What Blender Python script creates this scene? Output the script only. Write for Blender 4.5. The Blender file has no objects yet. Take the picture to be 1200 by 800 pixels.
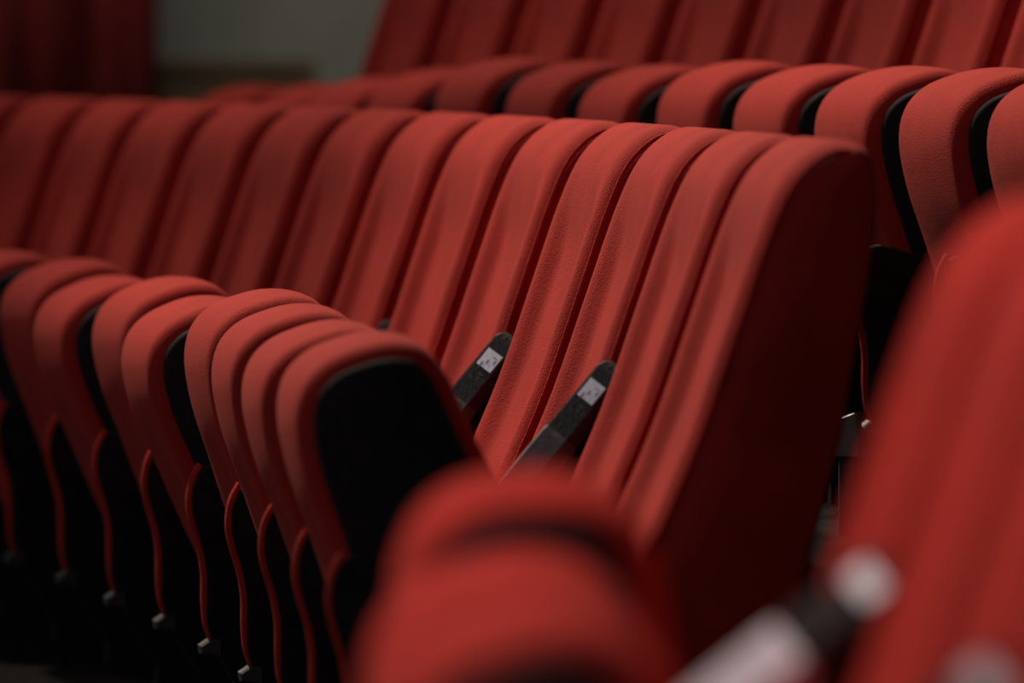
import bpy, bmesh, math, random
from mathutils import Vector, Matrix
random.seed(7)
S = bpy.context.scene
C = S.collection

# ------------------------------------------------------------------ camera
F_PX = 8925.0                      # focal length in pixels of a 1200 px wide frame
CAM_Z = 1.147
PITCH = math.atan(365.0 / F_PX)
cd = bpy.data.cameras.new('camera'); cam = bpy.data.objects.new('camera', cd); C.objects.link(cam)
cd.sensor_width = 36.0; cd.lens = 36.0 * F_PX / 1200.0
cam.location = (0, 0, CAM_Z); cam.rotation_euler = (math.pi/2 - PITCH, 0, 0)
cd.clip_end = 200
cd.dof.use_dof = True; cd.dof.focus_distance = 11.75
cd.dof.aperture_fstop = (cd.lens / 1000.0) / 0.085; cd.dof.aperture_blades = 0
S.camera = cam

# ------------------------------------------------------------------ world, exposure, lamps
w = bpy.data.worlds.new('world'); S.world = w; w.use_nodes = True
w.node_tree.nodes['Background'].inputs[0].default_value = (0.95, 0.88, 0.98, 1)
w.node_tree.nodes['Background'].inputs[1].default_value = 0.175
S.view_settings.view_transform = 'Standard'; S.view_settings.look = 'None'
S.view_settings.gamma = 1.0; S.view_settings.use_curve_mapping = False
S.view_settings.exposure = 0.0

def area(name, loc, target, size, power, col=(1, .86, .72)):
    l = bpy.data.lights.new(name, 'AREA'); l.shape = 'DISK'; l.size = size; l.energy = power; l.color = col
    o = bpy.data.objects.new(name, l); C.objects.link(o); o.location = loc
    o.rotation_euler = (Vector(target) - Vector(loc)).to_track_quat('-Z', 'Y').to_euler()
    return o
def spot(name, loc, target, deg, power, blend=1., rad=.25, col=(1, .86, .72)):
    l = bpy.data.lights.new(name, 'SPOT'); l.spot_size = math.radians(deg); l.spot_blend = blend; l.energy = power; l.color = col
    l.shadow_soft_size = rad
    o = bpy.data.objects.new(name, l); C.objects.link(o); o.location = loc
    o.rotation_euler = (Vector(target) - Vector(loc)).to_track_quat('-Z', 'Y').to_euler()
    return o
spot('stage_lamp', (-5.0, 19.0, 10.8), (0.25, 11.3, 0.9), 23, 7600, 1., .3)
spot('house_lamp', (-2.5, 20.8, 9.6), (0.25, 13.4, 1.0), 42, 3000, 1., .3)
area('added_plate_lamp', (-4.8, 10.7, 5.3), (0, 11.6, .6), 1.3, 11, (.95, .96, 1))  # added unseen lamp, placed to reflect in armrest plates and glossy bars
spot('near_lamp', (-2.6, 8.6, 6.0), (0.5, 5.4, 0.9), 44, 1900, col=(1, .72, .66))
area('wall_lamp', (-1.0, 20.2, 5.2), (-1.1, 23.0, 1.3), 1.0, 100, (1, .95, .8))

# ------------------------------------------------------------------ materials
def mat(name): 
    m = bpy.data.materials.new(name); m.use_nodes = True
    nt = m.node_tree; return m, nt, nt.nodes['Principled BSDF']
def N(nt, t, **kw):
    n = nt.nodes.new(t)
    for k, v in kw.items():
        if k in n.inputs: n.inputs[k].default_value = v
        else: setattr(n, k, v)
    return n
def fabric(name, c0, c1, sheen=.08, bump=.45):
    m, nt, b = mat(name); L = nt.links.new
    tc = N(nt, 'ShaderNodeTexCoord')
    big = N(nt, 'ShaderNodeTexNoise', Scale=7.0, Detail=3.0)
    fine = N(nt, 'ShaderNodeTexNoise', Scale=480.0, Detail=2.0)
    vor = N(nt, 'ShaderNodeTexVoronoi', Scale=380.0)
    for n in (big, fine, vor): L(tc.outputs['Object'], n.inputs['Vector'])
    r = N(nt, 'ShaderNodeValToRGB'); r.color_ramp.elements[0].position = .3; r.color_ramp.elements[1].position = .72
    r.color_ramp.elements[0].color = (*c0, 1); r.color_ramp.elements[1].color = (*c1, 1)
    mx = N(nt, 'ShaderNodeMath', operation='MULTIPLY_ADD'); mx.inputs[1].default_value = .55
    L(fine.outputs['Fac'], mx.inputs[0])
    sc = N(nt, 'ShaderNodeMath', operation='MULTIPLY'); sc.inputs[1].default_value = .45
    L(big.outputs['Fac'], sc.inputs[0]); L(sc.outputs[0], mx.inputs[2])
    L(mx.outputs[0], r.inputs[0]); L(r.outputs[0], b.inputs['Base Color'])
    bp = N(nt, 'ShaderNodeBump', Strength=bump, Distance=.002)
    ad = N(nt, 'ShaderNodeMath', operation='ADD'); L(fine.outputs['Fac'], ad.inputs[0]); L(vor.outputs['Distance'], ad.inputs[1])
    L(ad.outputs[0], bp.inputs['Height']); L(bp.outputs[0], b.inputs['Normal'])
    b.inputs['Roughness'].default_value = .92; b.inputs['Specular IOR Level'].default_value = .12
    b.inputs['Sheen Weight'].default_value = sheen; b.inputs['Sheen Roughness'].default_value = .45
    b.inputs['Sheen Tint'].default_value = (1, .3, .22, 1)
    return m
def plain(name, c0, c1, rough, scale, metal=0., bump=.15, spec=.5, stretch=(1, 1, 1)):
    m, nt, b = mat(name); L = nt.links.new
    tc = N(nt, 'ShaderNodeTexCoord'); mp = N(nt, 'ShaderNodeMapping'); mp.inputs['Scale'].default_value = stretch
    n = N(nt, 'ShaderNodeTexNoise', Scale=scale, Detail=5.0); L(tc.outputs['Object'], mp.inputs[0]); L(mp.outputs[0], n.inputs['Vector'])
    r = N(nt, 'ShaderNodeValToRGB'); r.color_ramp.elements[0].position = .35; r.color_ramp.elements[1].position = .7
    r.color_ramp.elements[0].color = (*c0, 1); r.color_ramp.elements[1].color = (*c1, 1)
    L(n.outputs['Fac'], r.inputs[0]); L(r.outputs[0], b.inputs['Base Color'])
    bp = N(nt, 'ShaderNodeBump', Strength=bump, Distance=.004); L(n.outputs['Fac'], bp.inputs['Height']); L(bp.outputs[0], b.inputs['Normal'])
    b.inputs['Roughness'].default_value = rough; b.inputs['Metallic'].default_value = metal; b.inputs['Specular IOR Level'].default_value = spec
    return m
RED = fabric('red_velvet', (.25, .014, .011), (.49, .031, .018))
PANEL_AND_SHADE = plain('black_panel_and_shade', (.016, .013, .013), (.024, .019, .019), .8, 40, spec=.1)  # black of panels and fins, also shade put into the cushion sides
BLACK = plain('black_plastic', (.005, .004, .004), (.022, .018, .014), .3, 90, bump=.35, spec=.35, stretch=(1, 4, 1))
SILVER = plain('silver_plate', (.7, .72, .74), (.82, .84, .86), .42, 180, metal=.8, bump=.1)
INK = plain('plate_ink', (.12, .12, .12), (.18, .18, .18), .6, 60)
CHROME = plain('brushed_metal', (.55, .55, .6), (.75, .75, .8), .38, 90, metal=.7, stretch=(1, 6, 1))
BOXM = plain('grey_metal_box', (.45, .46, .45), (.55, .56, .55), .6, 60, metal=.2)
STEEL = plain('dull_steel', (.06, .06, .06), (.09, .09, .09), .5, 60, metal=.6)
CARPET = plain('black_carpet', (.005, .004, .004), (.010, .008, .008), .95, 220, bump=.6, spec=.05)
GREY = plain('grey_plaster', (.17, .17, .145), (.20, .20, .175), .9, 5)
WOOD = plain('dark_brown_wood', (.07, .04, .016), (.11, .062, .025), .55, 6, stretch=(1, 1, 9))
CURT = fabric('dark_red_curtain', (.16, .015, .016), (.26, .026, .026), .2, .2)
CEIL = plain('dark_ceiling', (.02, .02, .02), (.03, .03, .03), .9, 8)

# ------------------------------------------------------------------ helpers
def me_obj(name, verts, faces, m, parent=None, smooth=True):
    me = bpy.data.meshes.new(name); me.from_pydata(verts, [], faces); me.update()
    bm = bmesh.new(); bm.from_mesh(me); bmesh.ops.recalc_face_normals(bm, faces=bm.faces); bm.to_mesh(me); bm.free()
    if smooth:
        for p in me.polygons: p.use_smooth = True
    me.materials.append(m)
    o = bpy.data.objects.new(name, me); C.objects.link(o)
    if parent: o.parent = parent
    return o
def spline(ctrl, k):
    n = len(ctrl); out = []
    for i in range(n):
        p0, p1, p2, p3 = (Vector(ctrl[(i + j - 1) % n]) for j in range(4))
        for s in range(k):
            t = s / k
            out.append(.5*((2*p1) + (p2-p0)*t + (2*p0-5*p1+4*p2-p3)*t*t + (3*p1-p0-3*p2+p3)*t**3))
    return out
def smooth_open(c, k):
    c = [Vector(p) for p in c]; out = []
    for i in range(len(c)-1):
        p0, p1, p2, p3 = c[max(i-1, 0)], c[i], c[i+1], c[min(i+2, len(c)-1)]
        for s in range(k):
            t = s/k; out.append(.5*((2*p1) + (p2-p0)*t + (2*p0-5*p1+4*p2-p3)*t*t + (3*p1-p0-3*p2+p3)*t**3))
    return out + [c[-1]]
def inward(pts):
    n = len(pts); a = sum(pts[i].x*pts[(i+1) % n].y - pts[(i+1) % n].x*pts[i].y for i in range(n))
    sg = 1 if a > 0 else -1; out = []
    for i in range(n):
        t = (pts[(i+1) % n] - pts[i-1]).normalized(); out.append(Vector((-t.y, t.x))*sg)
    return out
def smooth01(x): x = max(0., min(1., x)); return x*x*(3-2*x)
def slab(ctrl, width, r, k=4, recess=0., mask=None, crown=0., rim=.07, front=None, rear=None):
    """padded slab: closed (y,z) outline swept along x, edges rounded by r, front recessed between two rims"""
    P = spline(ctrl, k); I = inward(P); h = width/2
    us = [-h + r*(1-math.cos(a*math.pi/2/5)) for a in range(6)]
    mid = [-h + r + (width-2*r)*j/18 for j in range(1, 18)]
    us = us + mid + [-u for u in reversed(us)]
    V = []; F = []; n = len(P)
    for u in us:
        d = h - abs(u); e = 0. if d >= r else 1 - math.sqrt(max(0., 1-((r-d)/r)**2))
        g = smooth01((d - rim*.4)/(rim*.6))
        for p, q in zip(P, I):
            mk = mask(p) if mask else 0.
            ft = smooth01(.5 - q.x*.8)
            off = e*((front or r)*ft + (rear or r)*(1-ft)) + recess*g*mk - crown*mk*(1-(u/h)**2)
            V.append((u, p.x+q.x*off, p.y+q.y*off))
    for a in range(len(us)-1):
        for b in range(n):
            c = (b+1) % n; F.append((a*n+b, a*n+c, (a+1)*n+c, (a+1)*n+b))
    F.append(tuple(range(n))); F.append(tuple(reversed(range((len(us)-1)*n, len(us)*n))))
    return V, F
def tube(path, rad, sides=6):
    V = []; F = []; n = len(path)
    for i, p in enumerate(path):
        p = Vector(p); t = (Vector(path[min(i+1, n-1)]) - Vector(path[max(i-1, 0)])).normalized()
        s = t.cross(Vector((1, 0, 0))); s = s.normalized() if s.length > .01 else Vector((0, 1, 0)); b = t.cross(s)
        for k in range(sides):
            a = 2*math.pi*k/sides; V.append(tuple(p + s*math.cos(a)*rad + b*math.sin(a)*rad))
    for i in range(n-1):
        for k in range(sides):
            c = (k+1) % sides; F.append((i*sides+k, i*sides+c, (i+1)*sides+c, (i+1)*sides+k))
    F.append(tuple(range(sides))); F.append(tuple(range((n-1)*sides, n*sides)))
    return V, F
def prism(poly, x0, x1, r=0.):
    """flat-sided (y,z) outline between x0 and x1 with a small chamfer r"""
    P = [Vector(p[:2]) for p in poly]; I = inward(P); n = len(P); V = []; F = []
    for x, o in ((x0, r), (x0+r, 0), (x1-r, 0), (x1, r)):
        for p, q in zip(P, I): V.append((x, p.x+q.x*o, p.y+q.y*o))
    for a in range(3):
        for b in range(n):
            c = (b+1) % n; F.append((a*n+b, a*n+c, (a+1)*n+c, (a+1)*n+b))
    F.append(tuple(range(n))); F.append(tuple(range(3*n, 4*n)))
    return V, F
def boxv(x0, x1, y0, y1, z0, z1):
    V = [(x, y, z) for x in (x0, x1) for y in (y0, y1) for z in (z0, z1)]
    return V, [(0, 1, 3, 2), (4, 6, 7, 5), (0, 4, 5, 1), (2, 3, 7, 6), (0, 2, 6, 4), (1, 5, 7, 3)]
def structure(o): o['kind'] = 'structure'; return o
def tag(o, label, cat, group=None):
    o['label'] = label; o['category'] = cat
    if group: o['group'] = group
    return o
def copy_tree(o, parent=None):
    c = o.copy(); C.objects.link(c)
    if parent:
        c.parent = parent
    for ch in list(o.children): copy_tree(ch, c)
    return c

# ------------------------------------------------------------------ rows: gently curved lines of joints, near end first
PITCH_M = .53
def row(x, y, a, b, n, wob=None):
    pts = [Vector((x, y))]
    for i in range(n):
        h = a + b*i; x -= PITCH_M*math.sin(h); y += PITCH_M*math.cos(h); pts.append(Vector((x, y)))
    if wob:
        for p, d in zip(pts, wob): p.x += d
    return pts
# main row (in focus): joint 0 is its aisle end
MID = row(0.1915, 10.073, .105, .0192, 15,
          [0, -.004, -.003, .004, .006, .004, -.001, 0, -.003, -.004, -.006, -.008, .006, .006, 0, 0])
BACK = row(1.1735, 11.127, .1945, .0117, 12)
NEAR = row(.270, 4.785, .018, .009, 4)
BACK_Z = .35

# ------------------------------------------------------------------ structure
def strip(name, pts, f0, f1, z0, z1, ext=3.0):
    """curved tier of floor following a row, from offset f0 to f1 in front of it"""
    q = list(pts); d0 = (q[0]-q[1]).normalized(); d1 = (q[-1]-q[-2]).normalized()
    q = [q[0]+d0*ext] + q + [q[-1]+d1*9]
    V = []; F = []
    for i, p in enumerate(q):
        t = (q[min(i+1, len(q)-1)] - q[max(i-1, 0)]).normalized(); fw = Vector((-t.y, t.x))
        for f in (f0, f1):
            for z in (z0, z1): V.append((p.x+fw.x*f, p.y+fw.y*f, z))
    for i in range(len(q)-1):
        a = i*4; b = a+4
        F += [(a, a+1, b+1, b), (a+2, b+2, b+3, a+3), (a+1, a+3, b+3, b+1), (a, b, b+2, a+2)]
    n = (len(q)-1)*4
    F += [(0, 2, 3, 1), (n, n+1, n+3, n+2)]
    return structure(me_obj(name, V, F, CARPET, None, False))
strip('floor', MID, -.42, .68, -.5, 0., 9.8)
strip('floor', BACK, -.42, .68, -.5, BACK_Z, 9.8)
strip('floor', BACK, -1.6, -.421, -.5, BACK_Z*2, 9.8)
strip('floor', MID, .681, 6.0, -.5, -.35, 9.8)
structure(me_obj('wall_back', *boxv(-7, 6, 24, 24.2, -.5, 12), GREY, None, False))
structure(me_obj('wall_right', *boxv(4.2, 4.4, 0, 24, -.5, 12), GREY, None, False))
structure(me_obj('ceiling', *boxv(-7, 6, 0, 24.2, 12, 12.2), CEIL, None, False))

# ------------------------------------------------------------------ one seat of each part
BACK_CTRL = [(.085, .30), (.015, .45), (-.05, .60), (-.106, .76), (-.148, .88), (-.182, .95), (-.225, .99), (-.265, 1.0), (-.295, .985),
             (-.308, .94), (-.302, .85), (-.28, .72), (-.26, .60), (-.22, .45), (-.19, .32), (-.12, .24), (.02, .24)]
CUSH_CTRL = [(.10, .23), (.18, .175), (.275, .18), (.338, .235), (.374, .31), (.403, .39), (.428, .47), (.455, .55), (.468, .62), (.46, .67), (.432, .703),
             (.39, .722), (.345, .731), (.302, .722), (.27, .685), (.245, .63), (.21, .56), (.15, .475), (.06, .42), (.04, .35)]
HINGE = (.08, .42)
BW = PITCH_M - .085; CW = PITCH_M - .165
def front_mask(p):
    f = smooth01((.95 - p.y)/.17)*smooth01((p.y - .30)/.08)
    axis = -.5*(p.y-.45)*.68 - .09
    return f if p.x > axis else 0.
BACK_ME = slab(BACK_CTRL, BW, .062, 4, recess=.024, mask=front_mask, rim=.12, front=.055, rear=.014)
CC = [(a-HINGE[0], b-HINGE[1]) for a, b in CUSH_CTRL]
def top_mask(p): return smooth01((p.y + p.x*.3 - .05)/.15)
CUSH_ME = slab(CC, CW, .032, 4, crown=.008, mask=top_mask)
SIDE_CTRL = [(0, 0), (.30, 0), (.33, .05), (.36, .10), (.392, .155), (.408, .20), (.409, .24), (.409, .28), (.415, .32), (.427, .36), (.433, .395), (.428, .43), (.40, .455), (.33, .44), (.05, .34), (0, .30)]
TRIM = [(.395, .175), (.405, .20), (.409, .24), (.409, .28), (.415, .32), (.427, .36), (.433, .395), (.428, .43), (.415, .455)]

def seam_path(x, prof, r, lo, hi, off):
    P = spline(prof, 4); I = inward(P)
    return [(x, p.x+q.x*off, p.y+q.y*off) for p, q in list(zip(P, I))[lo:hi]]
def build_side(parent, x):
    s = me_obj('side_panel', *prism(smooth_open(SIDE_CTRL, 3), x-.011, x+.011, .003), PANEL_AND_SHADE, parent, False)
    V = []; F = []
    P = [Vector(p) for p in smooth_open(TRIM, 4)]; n = len(P)
    for i, p in enumerate(P):
        t = (P[min(i+1, n-1)]-P[max(i-1, 0)]).normalized(); o = Vector((t.y, -t.x))
        for k in range(7):
            a = math.pi*k/6; V.append((x - .008*math.cos(a), p.x+o.x*.008*math.sin(a), p.y+o.y*.008*math.sin(a)))
    for i in range(n-1):
        for k in range(6): F.append((i*7+k, i*7+k+1, (i+1)*7+k+1, (i+1)*7+k))
    me_obj('edge_trim', V, F, RED, s)
    b = me_obj('metal_bracket', *prism([(.385, .15), (.418, .155), (.42, .168), (.405, .178), (.385, .178)], x-.014, x+.014, .003), STEEL, s, False)
    b['label'] = 'small metal bracket'
    return s
def build_seat():
    e = bpy.data.objects.new('theatre_seat', None); C.objects.link(e); e.empty_display_size = .1
    b = me_obj('backrest', *BACK_ME, RED, e)
    for sx in (-1, 1):
        me_obj('piping', *tube(seam_path(sx*(BW/2-.012), BACK_CTRL, 0, 4, 44, .014), .0035), RED, b)
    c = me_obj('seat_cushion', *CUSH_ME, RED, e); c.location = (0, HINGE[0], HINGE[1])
    for sx in (-1, 1):
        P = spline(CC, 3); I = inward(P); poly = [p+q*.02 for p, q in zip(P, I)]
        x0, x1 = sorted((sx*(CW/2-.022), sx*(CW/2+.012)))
        s = me_obj('side_shade', *prism(poly, x0, x1, .008), PANEL_AND_SHADE, c, True); s['label'] = 'black plate standing in for shade on the cushion side'  # black end plate: shade of the cushion side put into its colour
    build_side(e, PITCH_M/2)
    return e
SEAT = build_seat(); first = [True]
def place_seat(j0, j1, z, tilt, label, group, slide=(0, 0)):
    o = SEAT if first[0] else copy_tree(SEAT); first[0] = False
    t = (j1-j0).normalized(); m = (j0+j1)/2
    o.location = (m.x, m.y, z); o.rotation_euler = (0, 0, math.atan2(t.y, t.x))
    for ch in o.children:
        if ch.name.startswith('seat_cushion'): ch.rotation_euler = (math.radians(tilt), 0, 0); ch.location = (0, HINGE[0]+slide[0], HINGE[1]+slide[1])
    tag(o, label, 'seat', group)
    return o
ORD = ['first', 'second', 'third', 'fourth', 'fifth', 'sixth', 'seventh', 'eighth', 'ninth', 'tenth', 'eleventh', 'twelfth', 'thirteenth', 'fourteenth', 'fifteenth']

TILT_MID = [0, -1, 0, 1, -5, -2, -5, -2, -2, -2, 1, 0, -1, 1, 0]
TILT_BACK = [0, 0, 0, 0, 1, -1, 0, 1, -3, -6, -8, -8]
SLIDE_BACK = [(-.085, 0)]*8 + [(-.10, -.005), (-.12, -.012), (-.15, -.02), (-.16, -.025)]
SLIDE_MID = [(0, 0)]*3 + [(-.012, 0), (0, 0), (-.02, 0), (-.01, 0), (-.03, 0)] + [(0, 0)]*7
TILT_NEAR = [-25, -2, 3, 14]
SLIDE_NEAR = [(0, 0)] + [(-.125, 0), (-.11, -.026), (-.098, -.035)]
for i in range(14):
    lab = 'red velvet tip-up seat in the middle row, %s from the dark aisle gap' % ORD[i]
    if i == 0: lab = 'end seat of the middle row, its whole dark backrest side facing the aisle gap'
    s = place_seat(MID[i], MID[i+1], 0, TILT_MID[i], lab, 'red seats of the middle row', SLIDE_MID[i])
    if i == 0: build_side(s, -PITCH_M/2)
for i in range(12):
    place_seat(BACK[i], BACK[i+1], BACK_Z, TILT_BACK[i],
               'red velvet seat of the raised row behind, %s from its right end' % ORD[i], 'red seats of the raised row behind', SLIDE_BACK[i])
NEAR_LAB = ['strongly blurred red seat cut by the right edge, nearest of the foreground block',
            'blurred foreground red seat whose cushion is cut by the bottom frame edge',
            'blurred foreground red seat with the lower of two big rounded cushions',
            'blurred foreground red seat beside the aisle gap with topmost rounded cushion']
for i in range(4):
    lab = NEAR_LAB[i]
    place_seat(NEAR[i], NEAR[i+1], 0, TILT_NEAR[i], lab, 'blurred red seats in the near block', SLIDE_NEAR[i])

# ------------------------------------------------------------------ armrests between every second pair of seats
def build_arm(sleeve_mat, slope=50, s0=.128, t0=.034, tl=.032):
    e = bpy.data.objects.new('armrest', None); C.objects.link(e); e.empty_display_size = .05
    a = math.radians(slope); d = Vector((math.cos(a), -math.sin(a))); q = Vector((math.sin(a), math.cos(a)))
    top = Vector((-.082, .655))
    # gabled bar: cross-section (x, height above slope), swept along the slope and rounded at its upper end
    sec = [(-.034, -.030), (-.036, -.010), (-.009, .019), (.009, .019), (.036, -.010), (.034, -.030)]
    def bar(name, stations, m, grow=0.):
        V = []; F = []; n = len(sec)
        for t, k, dz in stations:
            c = top + d*t
            for x, h in sec:
                hh = (h+grow)*k + dz; p = c + q*hh; V.append((x*k*(1+grow*30), p.x, p.y))
        for i in range(len(stations)-1):
            for b in range(n):
                c2 = (b+1) % n; F.append((i*n+b, i*n+c2, (i+1)*n+c2, (i+1)*n+b))
        F.append(tuple(range(n))); F.append(tuple(range((len(stations)-1)*n, len(stations)*n)))
        return me_obj(name, V, F, m, e, False)
    bar('arm_bar', [(-.004, .72, -.006), (.003, .92, -.002), (.012, 1, 0), (.25, 1.06, 0)], BLACK)
    sl = bar('metal_sleeve', [(s0, 1.03, .001), (s0+.008, 1.07, .001), (.245, 1.09, .001), (.252, 1.05, .001)], sleeve_mat); sl['label'] = 'worn lower sleeve'
    fin = [top-q*.026+d*.03, top-q*.026+d*.24, top-q*.026+d*.24+Vector((-.02, -.06)), Vector((-.06, .40)), Vector((-.10, .55))]
    me_obj('support_fin', *prism(fin, -.016, .016, .002), PANEL_AND_SHADE, e, False)
    for sx in (-1,):
        # plate lies on the sloping near flank of the bar
        A = Vector((-.0345, -.0085)); B = Vector((-.0115, .0165)); nrm = Vector((-(B-A).y, (B-A).x)).normalized()
        def P3(u, t, o):
            xx = A + (B-A)*u + nrm*o; p = top + d*t + q*xx.y; return (xx.x, p.x, p.y)
        V = [P3(u, t, o) for o in (0., .0018) for u, t in ((.02, t0), (.98, t0), (.98, t0+tl), (.02, t0+tl))]
        F = [(0, 3, 2, 1), (4, 5, 6, 7), (0, 1, 5, 4), (1, 2, 6, 5), (2, 3, 7, 6), (3, 0, 4, 7)]
        p = me_obj('number_plate', V, F, SILVER, e, False); p['label'] = 'small silver plate'
        V = []; F = []
        for u0, u1, t0, t1 in [(a, b, c, d_) for a, b, c, d_ in ((.15, .45, .038, .0392), (.15, .21, .040, .046), (.5, .56, .042, .050), (.2, .5, .055, .0562), (.3, .36, .058, .063), (.7, .76, .046, .058), (.62, .9, .061, .0622))]:
            k = len(V); V += [P3(u, t0+(t-.034)*tl/.032, o) for o in (.0017, .0022) for u, t in ((u0, t0), (u1, t0), (u1, t1), (u0, t1))]
            F += [tuple(k+z for z in f) for f in ((0, 3, 2, 1), (4, 5, 6, 7), (0, 1, 5, 4), (1, 2, 6, 5), (2, 3, 7, 6), (3, 0, 4, 7))]
        me_obj('plate_marks', V, F, INK, p, False)
    return e
ARM = build_arm(STEEL); farm = [True]
def place_arm(J, i, z, label, src=None, dx=0., drop=0., k=1.):
    o = src or (ARM if farm[0] else copy_tree(ARM))
    if not src: farm[0] = False
    t = (J[min(i+1, len(J)-1)]-J[max(i-1, 0)]).normalized()
    o.scale = (k, k, k); o.location = (J[i].x+dx, J[i].y, z - drop - .655*(k-1)); o.rotation_euler = (0, 0, math.atan2(t.y, t.x))
    tag(o, label, 'armrest', 'black armrests with silver plates')
place_arm(MID, 2, 0, 'slightly blurred black armrest with silver plate, right of the sharper centre armrest')
place_arm(MID, 4, 0, 'sharp black armrest with scratched silver plate at the picture centre')
place_arm(MID, 6, 0, 'armrest showing only a tiny dark tip, left of the sharp armrest', None, .008, .02)
NEARM = build_arm(CHROME, 38, .098, .010, .022)
place_arm(NEAR, 3, 0, 'blurred grey metal armrest on the near block beside the aisle gap', NEARM, .002, -.040, 1.05)
place_arm(NEAR, 1, 0, 'blurred armrest tip cut by the bottom right frame edge', copy_tree(NEARM), .005, -.045, 1.0)

# ------------------------------------------------------------------ far end of the hall
V = []; F = []; nx = 90
for i in range(nx+1):
    x = -3.2 + 2.16*i/nx; y = 22.2 + .07*math.sin(i*.42) + .03*math.sin(i*1.03+1)
    for z in (-.3, 2.0, 4.6): V.append((x, y, z))
for i in range(nx):
    for k in range(2): F.append((i*3+k, i*3+k+1, (i+1)*3+k+1, (i+1)*3+k))
cu = me_obj('curtain', V, F, CURT)
so = cu.modifiers.new('thick', 'SOLIDIFY'); so.thickness = .012
tag(cu, 'dark red curtain hanging in folds beside the grey wall', 'curtain')

wp = bpy.data.objects.new('wooden_barrier', None); C.objects.link(wp); wp.location = (-.90, 23.0, 0)
for k in range(3): me_obj('panel', *boxv(-.29+k*.195, -.10+k*.195, -.02, .02, -.3, 1.02), WOOD, wp, False)
me_obj('cap_rail', *boxv(-.31, .31, -.035, .035, 1.02, 1.055), WOOD, wp, False)
for x in (-.29, .29): me_obj('post', *boxv(x-.02, x+.02, -.03, .03, -.3, 1.02), WOOD, wp, False)
tag(wp, 'low dark brown wooden barrier in front of the grey wall', 'barrier')

bx = bpy.data.objects.new('floor_box', None); C.objects.link(bx); bx.location = (.528, 12.0, BACK_Z)
me_obj('housing', *prism([(-.025, .125), (.02, .125), (.014, .185), (-.018, .195)], -.025, .025, .004), BOXM, bx, False).rotation_euler = (0, 0, math.radians(75))
me_obj('foot', *boxv(-.012, .012, -.012, .012, 0, .127), STEEL, bx, False)
tag(bx, 'small dull grey metal box in the dark gap behind the end seat', 'box')
